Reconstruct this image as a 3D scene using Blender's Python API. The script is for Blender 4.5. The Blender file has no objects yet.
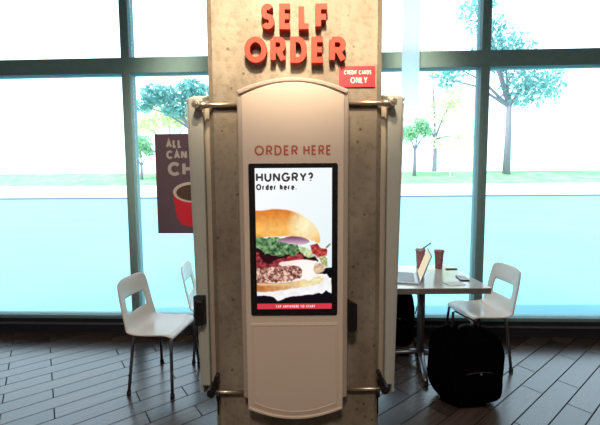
import bpy, math, random
import numpy as np
from mathutils import Vector, Matrix

random.seed(7)
rng = np.random.default_rng(7)
C = bpy.context.scene.collection
scene = bpy.context.scene
PI = math.pi
R = math.radians

# ------------------------------------------------------------------ materials
def lin(c):
    out = []
    for v in c:
        v = v / 255.0
        out.append(v / 12.92 if v <= 0.04045 else ((v + 0.055) / 1.055) ** 2.4)
    return tuple(out)

def mat(name, rgb, rough=0.5, metal=0.0, noise=None, scale=20.0, bump=0.0, spec=None, trans=0.0):
    """Principled material with a noise driven colour variation (rgb in sRGB 0..255)."""
    m = bpy.data.materials.new(name)
    m.use_nodes = True
    nt = m.node_tree
    b = nt.nodes['Principled BSDF']
    b.inputs['Base Color'].default_value = (*lin(rgb), 1)
    b.inputs['Roughness'].default_value = rough
    b.inputs['Metallic'].default_value = metal
    if spec is not None:
        b.inputs['Specular IOR Level'].default_value = spec
    if noise or bump:
        tc = nt.nodes.new('ShaderNodeTexCoord')
        n = nt.nodes.new('ShaderNodeTexNoise')
        n.inputs['Scale'].default_value = scale
        n.inputs['Detail'].default_value = 6
        nt.links.new(tc.outputs['Object'], n.inputs['Vector'])
        if noise:
            r = nt.nodes.new('ShaderNodeValToRGB')
            r.color_ramp.elements[0].position = 0.3
            r.color_ramp.elements[1].position = 0.7
            r.color_ramp.elements[0].color = (*lin(rgb), 1)
            r.color_ramp.elements[1].color = (*lin(noise), 1)
            nt.links.new(n.outputs['Fac'], r.inputs['Fac'])
            nt.links.new(r.outputs['Color'], b.inputs['Base Color'])
        if bump:
            bp = nt.nodes.new('ShaderNodeBump')
            bp.inputs['Strength'].default_value = bump
            bp.inputs['Distance'].default_value = 0.01
            nt.links.new(n.outputs['Fac'], bp.inputs['Height'])
            nt.links.new(bp.outputs['Normal'], b.inputs['Normal'])
    return m

def concrete_mat():
    m = bpy.data.materials.new('cast_concrete')
    m.use_nodes = True
    nt = m.node_tree
    L = nt.links
    b = nt.nodes['Principled BSDF']
    b.inputs['Roughness'].default_value = 0.75
    tc = nt.nodes.new('ShaderNodeTexCoord')
    n1 = nt.nodes.new('ShaderNodeTexNoise'); n1.inputs['Scale'].default_value = 3.0; n1.inputs['Detail'].default_value = 8
    n2 = nt.nodes.new('ShaderNodeTexNoise'); n2.inputs['Scale'].default_value = 34.0; n2.inputs['Detail'].default_value = 5
    v = nt.nodes.new('ShaderNodeTexVoronoi'); v.inputs['Scale'].default_value = 11.0
    mp = nt.nodes.new('ShaderNodeMapping'); mp.inputs['Scale'].default_value = (1.6, 1, 0.7)
    L.new(tc.outputs['Object'], mp.inputs['Vector'])
    L.new(mp.outputs['Vector'], n1.inputs['Vector'])
    L.new(tc.outputs['Object'], n2.inputs['Vector'])
    L.new(tc.outputs['Object'], v.inputs['Vector'])
    r1 = nt.nodes.new('ShaderNodeValToRGB')
    r1.color_ramp.elements[0].position = 0.3; r1.color_ramp.elements[0].color = (*lin((116, 104, 90)), 1)
    r1.color_ramp.elements[1].position = 0.72; r1.color_ramp.elements[1].color = (*lin((152, 142, 126)), 1)
    L.new(n1.outputs['Fac'], r1.inputs['Fac'])
    r2 = nt.nodes.new('ShaderNodeValToRGB')
    r2.color_ramp.elements[0].position = 0.28; r2.color_ramp.elements[0].color = (0.62, 0.6, 0.56, 1)
    r2.color_ramp.elements[1].position = 0.5; r2.color_ramp.elements[1].color = (1, 1, 1, 1)
    L.new(n2.outputs['Fac'], r2.inputs['Fac'])
    mx = nt.nodes.new('ShaderNodeMixRGB'); mx.blend_type = 'MULTIPLY'; mx.inputs[0].default_value = 0.7
    L.new(r1.outputs['Color'], mx.inputs[1]); L.new(r2.outputs['Color'], mx.inputs[2])
    # scattered pin holes
    r3 = nt.nodes.new('ShaderNodeValToRGB')
    r3.color_ramp.elements[0].position = 0.07; r3.color_ramp.elements[0].color = (0.3, 0.25, 0.2, 1)
    r3.color_ramp.elements[1].position = 0.12; r3.color_ramp.elements[1].color = (1, 1, 1, 1)
    L.new(v.outputs['Distance'], r3.inputs['Fac'])
    mx2 = nt.nodes.new('ShaderNodeMixRGB'); mx2.blend_type = 'MULTIPLY'; mx2.inputs[0].default_value = 0.75
    L.new(mx.outputs['Color'], mx2.inputs[1]); L.new(r3.outputs['Color'], mx2.inputs[2])
    L.new(mx2.outputs['Color'], b.inputs['Base Color'])
    bp = nt.nodes.new('ShaderNodeBump'); bp.inputs['Strength'].default_value = 0.35; bp.inputs['Distance'].default_value = 0.01
    L.new(n2.outputs['Fac'], bp.inputs['Height']); L.new(bp.outputs['Normal'], b.inputs['Normal'])
    return m

def plank_mat():
    m = bpy.data.materials.new('wood_look_planks')
    m.use_nodes = True
    nt = m.node_tree
    L = nt.links
    b = nt.nodes['Principled BSDF']
    tc = nt.nodes.new('ShaderNodeTexCoord')
    mp = nt.nodes.new('ShaderNodeMapping')
    mp.inputs['Rotation'].default_value = (0, 0, R(-37))
    L.new(tc.outputs['Object'], mp.inputs['Vector'])
    br = nt.nodes.new('ShaderNodeTexBrick')
    br.offset = 0.37
    br.inputs['Scale'].default_value = 1.0
    br.inputs['Brick Width'].default_value = 0.80
    br.inputs['Row Height'].default_value = 0.145
    br.inputs['Mortar Size'].default_value = 0.004
    br.inputs['Mortar Smooth'].default_value = 0.2
    br.inputs['Bias'].default_value = 0.0
    br.inputs['Color1'].default_value = (*lin((92, 78, 70)), 1)
    br.inputs['Color2'].default_value = (*lin((58, 47, 44)), 1)
    br.inputs['Mortar'].default_value = (*lin((22, 18, 18)), 1)
    L.new(mp.outputs['Vector'], br.inputs['Vector'])
    mp2 = nt.nodes.new('ShaderNodeMapping'); mp2.inputs['Scale'].default_value = (2.5, 40, 1)
    L.new(mp.outputs['Vector'], mp2.inputs['Vector'])
    n = nt.nodes.new('ShaderNodeTexNoise'); n.inputs['Scale'].default_value = 1.3; n.inputs['Detail'].default_value = 6
    L.new(mp2.outputs['Vector'], n.inputs['Vector'])
    r = nt.nodes.new('ShaderNodeValToRGB')
    r.color_ramp.elements[0].position = 0.3; r.color_ramp.elements[0].color = (0.55, 0.55, 0.58, 1)
    r.color_ramp.elements[1].position = 0.7; r.color_ramp.elements[1].color = (1, 1, 1, 1)
    L.new(n.outputs['Fac'], r.inputs['Fac'])
    mx = nt.nodes.new('ShaderNodeMixRGB'); mx.blend_type = 'MULTIPLY'; mx.inputs[0].default_value = 0.8
    L.new(br.outputs['Color'], mx.inputs[1]); L.new(r.outputs['Color'], mx.inputs[2])
    L.new(mx.outputs['Color'], b.inputs['Base Color'])
    b.inputs['Roughness'].default_value = 0.26
    for sock, lo_, hi_ in (('Roughness', 0.25, 0.85), ('Specular IOR Level', 0.9, 0.2)):
        mr = nt.nodes.new('ShaderNodeMapRange')
        mr.inputs['To Min'].default_value = lo_; mr.inputs['To Max'].default_value = hi_
        L.new(br.outputs['Fac'], mr.inputs['Value']); L.new(mr.outputs['Result'], b.inputs[sock])
    bp = nt.nodes.new('ShaderNodeBump'); bp.inputs['Strength'].default_value = 0.5; bp.inputs['Distance'].default_value = 0.004
    bp.invert = True
    L.new(br.outputs['Fac'], bp.inputs['Height']); L.new(bp.outputs['Normal'], b.inputs['Normal'])
    return m

def glass_mat():
    m = bpy.data.materials.new('window_glass')
    m.use_nodes = True
    nt = m.node_tree
    nt.nodes.remove(nt.nodes['Principled BSDF'])
    out = nt.nodes['Material Output']
    t = nt.nodes.new('ShaderNodeBsdfTransparent'); t.inputs['Color'].default_value = (0.965, 0.995, 0.99, 1)
    g = nt.nodes.new('ShaderNodeBsdfGlossy'); g.inputs['Roughness'].default_value = 0.02
    fr = nt.nodes.new('ShaderNodeFresnel'); fr.inputs['IOR'].default_value = 1.2
    mx = nt.nodes.new('ShaderNodeMixShader')
    nt.links.new(fr.outputs[0], mx.inputs[0]); nt.links.new(t.outputs[0], mx.inputs[1]); nt.links.new(g.outputs[0], mx.inputs[2])
    nt.links.new(mx.outputs[0], out.inputs['Surface'])
    return m

def leaf_mat(name, rgb, rgb2):
    m = bpy.data.materials.new(name)
    m.use_nodes = True
    nt = m.node_tree
    nt.nodes.remove(nt.nodes['Principled BSDF'])
    out = nt.nodes['Material Output']
    tc = nt.nodes.new('ShaderNodeTexCoord')
    n = nt.nodes.new('ShaderNodeTexNoise'); n.inputs['Scale'].default_value = 0.9
    nt.links.new(tc.outputs['Object'], n.inputs['Vector'])
    r = nt.nodes.new('ShaderNodeValToRGB')
    r.color_ramp.elements[0].position = 0.35; r.color_ramp.elements[0].color = (*lin(rgb), 1)
    r.color_ramp.elements[1].position = 0.65; r.color_ramp.elements[1].color = (*lin(rgb2), 1)
    nt.links.new(n.outputs['Fac'], r.inputs['Fac'])
    d = nt.nodes.new('ShaderNodeBsdfDiffuse'); t = nt.nodes.new('ShaderNodeBsdfTranslucent')
    mx = nt.nodes.new('ShaderNodeMixShader'); mx.inputs[0].default_value = 0.45
    nt.links.new(r.outputs['Color'], d.inputs['Color']); nt.links.new(r.outputs['Color'], t.inputs['Color'])
    nt.links.new(d.outputs[0], mx.inputs[1]); nt.links.new(t.outputs[0], mx.inputs[2])
    nt.links.new(mx.outputs[0], out.inputs['Surface'])
    return m

def translucent_mat(name, rgb, f=0.6):
    m = leaf_mat(name, rgb, rgb)
    for n in m.node_tree.nodes:
        if n.type == 'MIX_SHADER':
            n.inputs[0].default_value = f
    return m

def screen_mat():
    m = bpy.data.materials.new('lit_display')
    m.use_nodes = True
    nt = m.node_tree
    nt.nodes.remove(nt.nodes['Principled BSDF'])
    a = nt.nodes.new('ShaderNodeAttribute'); a.attribute_name = 'display'
    e = nt.nodes.new('ShaderNodeEmission'); e.inputs['Strength'].default_value = 1.0
    nt.links.new(a.outputs['Color'], e.inputs['Color'])
    nt.links.new(e.outputs[0], nt.nodes['Material Output'].inputs['Surface'])
    return m

def emit_mat(name, rgb, s=1.0):
    m = bpy.data.materials.new(name)
    m.use_nodes = True
    nt = m.node_tree
    nt.nodes.remove(nt.nodes['Principled BSDF'])
    e = nt.nodes.new('ShaderNodeEmission')
    e.inputs['Color'].default_value = (*lin(rgb), 1); e.inputs['Strength'].default_value = s
    nt.links.new(e.outputs[0], nt.nodes['Material Output'].inputs['Surface'])
    return m

M = dict(
    concrete=concrete_mat(), floor=plank_mat(), glass=glass_mat(), screen=screen_mat(),
    housing=mat('taupe_housing', (176, 162, 150), 0.45, 0.1, noise=(180, 166, 154), scale=6),
    face=mat('beige_face_plate', (214, 197, 182), 0.42, 0.05, noise=(217, 200, 185), scale=5),
    side_shell=mat('grey_kiosk_shell', (172, 174, 166), 0.5, 0.05, noise=(177, 179, 171), scale=6),
    rear=mat('rear_box_beige', (178, 166, 150), 0.5, 0.1, noise=(184, 172, 156), scale=6),
    black=mat('black_bezel', (22, 22, 24), 0.25, noise=(26, 26, 28), scale=8),
    reader=mat('black_reader_plastic', (14, 14, 15), 0.45, noise=(18, 18, 20), scale=30),
    red_text=mat('red_brown_lettering', (176, 84, 68), 0.5, noise=(182, 90, 72), scale=30),
    dark_text=emit_mat('display_dark_text', (62, 56, 58)),
    white_text=emit_mat('display_white_text', (245, 225, 225)),
    steel=mat('brushed_steel', (196, 184, 164), 0.32, 0.85, noise=(206, 196, 178), scale=60),
    dark_metal=mat('dark_clamp_metal', (40, 34, 32), 0.4, 0.5, noise=(50, 44, 42), scale=40),
    letter=mat('red_sign_letter', (160, 66, 54), 0.6, noise=(166, 70, 57), scale=12, spec=0.1),
    sign=mat('red_notice', (196, 40, 52), 0.4, noise=(204, 48, 60), scale=12),
    sign_text=mat('pale_pink_print', (250, 214, 208), 0.5),
    wall=mat('painted_plaster', (120, 108, 96), 0.8, noise=(128, 116, 104), scale=4),
    ceil=mat('ceiling_paint', (150, 140, 128), 0.85, noise=(156, 146, 134), scale=4),
    frame=mat('grey_teal_aluminium', (114, 146, 150), 0.7, 0.0, noise=(120, 152, 156), scale=20),
    base=mat('dark_base_wall', (34, 36, 46), 0.5, noise=(40, 42, 52), scale=14),
    trim=mat('grey_metal_trim', (120, 124, 134), 0.4, 0.5, noise=(128, 132, 142), scale=14),
    chair=mat('white_laminate', (224, 214, 204), 0.22, noise=(228, 218, 208), scale=8),
    chrome=mat('grey_chair_tube', (112, 112, 116), 0.3, 0.8, noise=(124, 124, 128), scale=30),
    rubber=mat('black_rubber', (20, 20, 22), 0.6, noise=(26, 26, 28), scale=30),
    table=mat('grey_laminate_top', (206, 206, 204), 0.13, noise=(210, 210, 208), scale=10, spec=0.9),
    edge=mat('dark_table_edge', (110, 106, 104), 0.4, noise=(116, 112, 110), scale=20),
    alu=mat('laptop_aluminium', (176, 178, 182), 0.35, 0.6, noise=(184, 186, 190), scale=40),
    key=mat('laptop_keys', (120, 122, 126), 0.5, noise=(132, 134, 138), scale=80),
    page=emit_mat('laptop_page', (238, 228, 196)),
    cola=mat('dark_red_iced_drink', (120, 62, 66), 0.12, noise=(150, 96, 100), scale=30),
    lid=mat('tinted_cup_lid', (146, 92, 96), 0.2, noise=(132, 84, 88), scale=20),
    lidgrey=mat('grey_cup_lid', (104, 96, 104), 0.25, noise=(116, 108, 116), scale=20),
    bag=mat('black_nylon', (6, 5, 7), 0.8, noise=(9, 8, 11), scale=24, bump=0.3, spec=0.0),
    strap=mat('black_webbing', (24, 23, 26), 0.6, noise=(32, 31, 34), scale=60),
    zip=mat('bright_zip_metal', (200, 200, 205), 0.25, 0.9, noise=(210, 210, 215), scale=60),
    paper=mat('white_paper', (232, 228, 220), 0.7, noise=(238, 234, 226), scale=30),
    poster=translucent_mat('poster_charcoal', (70, 56, 64), 0.16),
    poster_txt=translucent_mat('poster_grey_text', (150, 146, 148), 0.35),
    poster_red=translucent_mat('poster_red', (160, 38, 54), 0.2),
    poster_brown=translucent_mat('poster_brown', (70, 58, 54), 0.3),
    poster_rim=translucent_mat('poster_rim', (170, 160, 160), 0.35),
    banner=translucent_mat('white_translucent_sheet', (253, 253, 253), 0.93),
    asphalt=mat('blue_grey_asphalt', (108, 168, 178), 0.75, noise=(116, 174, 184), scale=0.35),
    pave=mat('pale_paving', (214, 212, 206), 0.8, noise=(222, 220, 214), scale=1.0),
    grass=mat('mown_grass', (104, 160, 112), 0.9, noise=(140, 184, 130), scale=0.6),
    lot=mat('pale_lot', (236, 234, 226), 0.85, noise=(242, 240, 232), scale=0.2),
    bark=mat('grey_bark', (120, 118, 124), 0.8, noise=(136, 132, 138), scale=6),
    leaf_teal=leaf_mat('teal_leaves', (104, 160, 160), (158, 204, 196)),
    leaf_green=leaf_mat('green_leaves', (130, 182, 146), (180, 218, 176)),
    leaf_lime=leaf_mat('lime_leaves', (206, 220, 170), (236, 238, 204)),
    white_post=mat('white_post_paint', (235, 240, 230), 0.5, noise=(240, 244, 236), scale=5),
)

# ------------------------------------------------------------------ mesh helpers
class MB:
    def __init__(self):
        self.v = []; self.f = []; self.mi = []; self.sm = []
    def add(self, verts, faces, mi=0, smooth=False):
        o = len(self.v)
        self.v += [tuple(p) for p in verts]
        for f in faces:
            self.f.append([i + o for i in f]); self.mi.append(mi); self.sm.append(smooth)
        return self
    def box(self, a, b, mi=0):
        x0, y0, z0 = a; x1, y1, z1 = b
        v = [(x0,y0,z0),(x1,y0,z0),(x1,y1,z0),(x0,y1,z0),(x0,y0,z1),(x1,y0,z1),(x1,y1,z1),(x0,y1,z1)]
        return self.add(v, [(0,3,2,1),(4,5,6,7),(0,1,5,4),(1,2,6,5),(2,3,7,6),(3,0,4,7)], mi)
    def tube(self, pts, r, n=12, mi=0, caps=True, flat=1.0):
        pts = [Vector(p) for p in pts]
        rs = r if isinstance(r, (list, tuple)) else [r] * len(pts)
        rings = []
        up = Vector((0, 0, 1))
        t0 = (pts[1] - pts[0]).normalized()
        if abs(t0.dot(up)) > 0.95: up = Vector((0, 1, 0))
        nrm = t0.cross(up).normalized()
        for i, p in enumerate(pts):
            t = (pts[min(i+1, len(pts)-1)] - pts[max(i-1, 0)]).normalized()
            nrm = (nrm - t * nrm.dot(t)).normalized()
            bi = t.cross(nrm)
            rings.append([p + (nrm * math.cos(2*PI*k/n) + bi * math.sin(2*PI*k/n) * flat) * rs[i] for k in range(n)])
        v = [q for rg in rings for q in rg]
        f = []
        for i in range(len(pts) - 1):
            for k in range(n):
                f.append((i*n+k, i*n+(k+1)%n, (i+1)*n+(k+1)%n, (i+1)*n+k))
        self.add(v, f, mi, True)
        if caps:
            o = len(self.v) - len(v)
            self.f.append([o + k for k in reversed(range(n))]); self.mi.append(mi); self.sm.append(False)
            self.f.append([o + (len(pts)-1)*n + k for k in range(n)]); self.mi.append(mi); self.sm.append(False)
        return self
    def lathe(self, prof, c=(0,0,0), n=24, mi=0):
        v = []; f = []
        for (r, z) in prof:
            for k in range(n):
                a = 2*PI*k/n
                v.append((c[0]+r*math.cos(a), c[1]+r*math.sin(a), c[2]+z))
        for i in range(len(prof)-1):
            for k in range(n):
                f.append((i*n+k, i*n+(k+1)%n, (i+1)*n+(k+1)%n, (i+1)*n+k))
        f.append([k for k in reversed(range(n))]); f.append([(len(prof)-1)*n+k for k in range(n)])
        return self.add(v, f, mi, True)
    def prism(self, out, fa, fb, mi=0):
        """2D outline (counter-clockwise seen from -Y) between the surfaces fa (front) and fb (back)."""
        n = len(out)
        v = [fa(x, z) for x, z in out] + [fb(x, z) for x, z in out]
        f = [list(range(n)), list(reversed(range(n, 2*n)))]
        for i in range(n):
            j = (i+1) % n
            f.append((j, i, n+i, n+j))
        return self.add(v, f, mi)
    def blob(self, c, r, e=0.5, nu=28, nv=18, mi=0, wob=0.0):
        def sp(t, p): return math.copysign(abs(t)**p, t)
        v = []; f = []
        for j in range(nv+1):
            ph = -PI/2 + PI*j/nv
            for i in range(nu):
                th = 2*PI*i/nu
                w = 1 + wob*math.sin(3*th+1.3*j)*math.cos(2*ph)
                v.append((c[0]+w*r[0]*sp(math.cos(ph),e)*sp(math.cos(th),e),
                          c[1]+w*r[1]*sp(math.cos(ph),e)*sp(math.sin(th),e),
                          c[2]+r[2]*sp(math.sin(ph),e)))
        for j in range(nv):
            for i in range(nu):
                f.append((j*nu+i, j*nu+(i+1)%nu, (j+1)*nu+(i+1)%nu, (j+1)*nu+i))
        return self.add(v, f, mi, True)
    def ribbon(self, pts, h, place, d0, d1, closed=False, mi=0):
        """a stroke of half-width h along 2D pts; place(a, b, depth) -> 3D; extruded from depth d0 to d1."""
        P = []
        for p in pts:
            p = np.array(p, float)
            if not P or np.linalg.norm(p-P[-1]) > 1e-7: P.append(p)
        if closed and np.linalg.norm(P[0]-P[-1]) < 1e-7: P.pop()
        n = len(P)
        Lp, Rp = [], []
        for i in range(n):
            a = P[(i-1) % n] if (closed or i > 0) else None
            b = P[(i+1) % n] if (closed or i < n-1) else None
            d1_ = (P[i]-a)/np.linalg.norm(P[i]-a) if a is not None else None
            d2_ = (b-P[i])/np.linalg.norm(b-P[i]) if b is not None else None
            if d1_ is None: d1_ = d2_
            if d2_ is None: d2_ = d1_
            n1 = np.array([-d1_[1], d1_[0]]); n2 = np.array([-d2_[1], d2_[0]])
            m = n1 + n2
            mm = np.linalg.norm(m)
            m = n1 if mm < 1e-6 else m/mm
            k = h/max(0.4, float(m@n1))
            Lp.append(P[i]+m*k); Rp.append(P[i]-m*k)
        v = [place(q[0], q[1], d0) for q in Lp] + [place(q[0], q[1], d0) for q in Rp]
        v += [place(q[0], q[1], d1) for q in Lp] + [place(q[0], q[1], d1) for q in Rp]
        f = []
        for i in range(n if closed else n-1):
            j = (i+1) % n
            f += [(i, j, n+j, n+i), (2*n+j, 2*n+i, 3*n+i, 3*n+j), (j, i, 2*n+i, 2*n+j), (n+i, n+j, 3*n+j, 3*n+i)]
        if not closed:
            f += [(0, n, 3*n, 2*n), (n-1+n, n-1, 2*n+n-1, 3*n+n-1)]
        return self.add(v, f, mi)
    def build(self, name, mats, parent=None, bevel=0.0, seg=2, subsurf=0, solid=0.0, loc=(0,0,0), rotz=0.0):
        me = bpy.data.meshes.new(name)
        me.from_pydata(self.v, [], self.f)
        for m in (mats if isinstance(mats, (list, tuple)) else [mats]):
            me.materials.append(m)
        me.polygons.foreach_set('material_index', self.mi)
        me.polygons.foreach_set('use_smooth', self.sm)
        me.validate(); me.update()
        o = bpy.data.objects.new(name, me)
        C.objects.link(o)
        o.location = loc; o.rotation_euler = (0, 0, rotz)
        if parent: o.parent = parent
        if solid:
            s = o.modifiers.new('solid', 'SOLIDIFY'); s.thickness = solid; s.offset = 0
        if bevel:
            b = o.modifiers.new('bevel', 'BEVEL'); b.width = bevel; b.segments = seg; b.limit_method = 'ANGLE'; b.angle_limit = R(40)
        if subsurf:
            s = o.modifiers.new('sub', 'SUBSURF'); s.levels = subsurf; s.render_levels = subsurf
        return o

def thing(name, label, cat, loc=(0,0,0), rotz=0.0, group=None):
    o = bpy.data.objects.new(name, None)
    C.objects.link(o)
    o.empty_display_size = 0.1
    o.location = loc; o.rotation_euler = (0, 0, rotz)
    return tag(o, label, cat, group)

def tag(o, label, cat, group=None, kind=None):
    o['label'] = label; o['category'] = cat
    if group: o['group'] = group
    if kind: o['kind'] = kind
    return o

def struct(o, label=None, cat=None):
    o['kind'] = 'structure'
    if label: o['label'] = label
    if cat: o['category'] = cat
    return o

def dup(root, loc, rotz, label, skip=()):
    r = root.copy(); C.objects.link(r)
    r.location = loc; r.rotation_euler = (0, 0, rotz); r['label'] = label
    for ch in list(root.children):
        if ch.name.split('.')[0] in skip: continue
        c = ch.copy(); C.objects.link(c); c.parent = r
        for g in list(ch.children):
            d = g.copy(); C.objects.link(d); d.parent = c
    return r

# ------------------------------------------------------------------ stroke lettering
def arc(cx, cy, rx, ry, a0, a1, n=14):
    return [(cx+rx*math.cos(R(a0+(a1-a0)*i/n)), cy+ry*math.sin(R(a0+(a1-a0)*i/n))) for i in range(n+1)]

GL = {  # glyph: (width/height, [(points, closed), ...]) in a unit box
 'A': (0.80, [([(0,0),(.5,1),(1,0)],0), ([(.18,.33),(.82,.33)],0)]),
 'C': (0.84, [(arc(.56,.5,.56,.5,42,318,22),0)]),
 'D': (0.78, [([(0,0),(0,1),(.35,1)]+arc(.42,.5,.58,.5,90,-90,16)+[(.35,0)],1)]),
 'E': (0.60, [([(1,1),(0,1),(0,0),(1,0)],0), ([(0,.5),(.9,.5)],0)]),
 'F': (0.58, [([(1,1),(0,1),(0,0)],0), ([(0,.48),(.88,.48)],0)]),
 'G': (0.90, [(arc(.5,.5,.5,.5,42,345,22)+[(.98,.46),(.55,.46)],0)]),
 'H': (0.74, [([(0,0),(0,1)],0), ([(1,0),(1,1)],0), ([(0,.5),(1,.5)],0)]),
 'I': (0.16, [([(.5,0),(.5,1)],0)]),
 'L': (0.56, [([(0,1),(0,0),(1,0)],0)]),
 'N': (0.76, [([(0,0),(0,1)],0), ([(0,1),(1,0)],0), ([(1,0),(1,1)],0)]),
 'O': (1.00, [(arc(.5,.5,.5,.5,0,345,23),1)]),
 'P': (0.64, [([(0,0),(0,1)],0), ([(0,1),(.5,1)]+arc(.55,.74,.45,.26,90,-90,12)+[(0,.48)],0)]),
 'R': (0.68, [([(0,0),(0,1)],0), ([(0,1),(.5,1)]+arc(.55,.74,.45,.26,90,-90,12)+[(0,.48)],0), ([(.5,.48),(1,0)],0)]),
 'S': (0.64, [(arc(.5,.745,.46,.255,35,270,14)+arc(.5,.245,.5,.245,90,-150,14),0)]),
 'T': (0.62, [([(0,1),(1,1)],0), ([(.5,1),(.5,0)],0)]),
 'U': (0.74, [([(0,1),(0,.42)]+arc(.5,.42,.5,.42,180,360,14)+[(1,1)],0)]),
 'W': (1.1, [([(0,1),(.27,0),(.5,.9),(.73,0),(1,1)],0)]),
 'Y': (0.76, [([(0,1),(.5,.45),(1,1)],0), ([(.5,.45),(.5,0)],0)]),
 '?': (0.52, [(arc(.5,.72,.5,.28,170,-60,14)+[(.5,.40),(.5,.28)],0), ([(.5,.0),(.5,.13)],0)]),
 '.': (0.14, [([(.5,0),(.5,.14)],0)]),
 'r': (0.48, [([(0,0),(0,.68)],0), (arc(.75,.32,.75,.36,165,75,8),0)]),
 'd': (0.62, [(arc(.5,.34,.5,.34,0,342,18),1), ([(1,0),(1,1)],0)]),
 'e': (0.62, [([(0,.36),(1,.36)]+arc(.5,.34,.5,.34,8,318,18),0)]),
 'h': (0.58, [([(0,0),(0,1)],0), (arc(.5,.36,.5,.32,180,0,12)+[(1,0)],0)]),
}
def letter(mb, ch, a0, a1, b0, b1, t, place, d0, d1, mi=0):
    """one glyph fitted to the box a0..a1 x b0..b1 with stroke thickness t"""
    for si, (pts, cl) in enumerate(GL[ch][1]):
        e = si*(0.0006 if d1-d0 > 0.01 else (d1-d0)*0.12)
        q = [(a0+t/2+x*max(a1-a0-t, 1e-4), b0+t/2+y*(b1-b0-t)) for x, y in pts]
        mb.ribbon(q, t/2, place, d0+e, d1-e, bool(cl), mi)

def text(mb, s, a0, a1, b0, b1, t, place, d0, d1, mi=0, gap=0.16, space=0.36):
    ws = [space if c == ' ' else GL[c][0] for c in s]
    tot = sum(ws)+gap*(len(s)-1)
    k = (a1-a0)/tot
    a = a0
    for c, w in zip(s, ws):
        if c != ' ':
            letter(mb, c, a, a+w*k, b0, b1, t, place, d0, d1, mi)
        a += (w+gap)*k

# ------------------------------------------------------------------ camera
H = 1.55
FPX = 344.0
pit, rol = R(4.4), R(0.38)
f = Vector((0, math.cos(pit), -math.sin(pit)))
r0 = Vector((1, 0, 0)); u0 = r0.cross(f)
r = r0*math.cos(rol) - u0*math.sin(rol)
u = u0*math.cos(rol) + r0*math.sin(rol)
cd = bpy.data.cameras.new('camera'); cam = bpy.data.objects.new('camera', cd); C.objects.link(cam)
cd.sensor_fit = 'HORIZONTAL'; cd.sensor_width = 36; cd.lens = FPX*36/600; cd.clip_end = 500; cd.clip_start = 0.05
mw = Matrix(((r.x, u.x, -f.x, 0), (r.y, u.y, -f.y, 0), (r.z, u.z, -f.z, H), (0, 0, 0, 1)))
cam.matrix_world = mw
scene.camera = cam

# ------------------------------------------------------------------ room shell
ZC = 3.95
WA = R(-2.1)                     # the window wall runs slightly askew to the column
fl = MB().box((-4.1, -3.6, -0.1), (4.1, 3.75, 0)).build('floor', M['floor']); struct(fl)
ce = MB().box((-4.25, -3.75, ZC), (4.25, 3.95, ZC+0.15)).build('ceiling', M['ceil']); struct(ce)
struct(MB().box((-4.25, -3.75, -0.1), (-4.1, 3.95, ZC)).build('wall_left', M['wall']))
struct(MB().box((4.1, -3.75, -0.1), (4.25, 3.95, ZC)).build('wall_right', M['wall']))
struct(MB().box((-4.1, -3.75, -0.1), (4.1, -3.6, ZC)).build('wall_back', M['wall']))
struct(MB().box((-4.1, -0.02, 0), (4.1, 0.16, 0.165)).build('wall_front', M['base'], loc=(0, 3.5, 0), rotz=WA))
tr = MB().box((-4.1, -0.034, 0.100), (4.1, -0.02, 0.118))
struct(tr.build('trim_1', M['trim'], loc=(0, 3.5, 0), rotz=WA))
xs = [-4.06, -1.735, 0.0, 1.80, 4.06]
for i in range(4):
    a, b = xs[i], xs[i+1]
    w = bpy.data.objects.new('window_%d' % (i+1), None); C.objects.link(w)
    w.location = (0, 3.5, 0); w.rotation_euler = (0, 0, WA); w['kind'] = 'structure'
    fr = MB()
    e = 0.042
    fr.box((a, -0.03, 0.165), (a+e, 0.09, ZC)); fr.box((b-e, -0.03, 0.165), (b, 0.09, ZC))
    fr.box((a+e, -0.03, 0.165), (b-e, 0.09, 0.20)); fr.box((a+e, -0.03, ZC-0.07), (b-e, 0.09, ZC))
    fr.build('window_frame', M['frame'], w, bevel=0.003)
    MB().box((a+e, -0.03, 2.685), (b-e, 0.09, 2.838)).build('transom', M['frame'], w, bevel=0.003)
    MB().box((a+e, 0.03, 0.20), (b-e, 0.036, 2.685)).build('lower_pane', M['glass'], w)
    MB().box((a+e, 0.03, 2.838), (b-e, 0.036, ZC-0.07)).build('upper_pane', M['glass'], w)

# concrete column with chamfered corners
cx0, cx1, cy0, cy1, ch = -0.503, 0.457, 1.925, 2.53, 0.032
o2 = [(cx0+ch, cy0), (cx1-ch, cy0), (cx1, cy0+ch), (cx1, cy1-ch), (cx1-ch, cy1), (cx0+ch, cy1), (cx0, cy1-ch), (cx0, cy0+ch)]
v = [(x, y, 0) for x, y in o2] + [(x, y, ZC) for x, y in o2]
fc = [list(reversed(range(8))), list(range(8, 16))] + [(i, (i+1) % 8, 8+(i+1) % 8, 8+i) for i in range(8)]
col = MB().add(v, fc).build('column', M['concrete'])
struct(col, 'square cast concrete column with chamfered corners behind the front kiosk', 'column')

# ------------------------------------------------------------------ kiosk
ZB, ZT = 0.31, 2.04
def yf(z): return -(0.064 + 0.036*(z-ZB)/(ZT-ZB))
def arch(hw, zt, rise_t, zb, drop_b, n=20):
    """outline, counter-clockwise seen from the front, with bowed top and bottom"""
    pts = []
    for i in range(n+1):
        t = -1+2*i/n
        pts.append((hw*t, zb-drop_b*(1-t*t)))
    for i in range(n+1):
        t = 1-2*i/n
        pts.append((hw*t, zt+rise_t*(1-t*t)))
    return pts
def rrect(x0, x1, z0, z1, rr, n=5):
    pts = []
    for (cx, cz, a) in ((x1-rr, z0+rr, -90), (x1-rr, z1-rr, 0), (x0+rr, z1-rr, 90), (x0+rr, z0+rr, 180)):
        pts += [(cx+rr*math.cos(R(a+90*i/n)), cz+rr*math.sin(R(a+90*i/n))) for i in range(n+1)]
    return pts
def front(off):
    return lambda x, z: (x, yf(z)+off, z)
def flat(y):
    return lambda x, z: (x, y, z)
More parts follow.
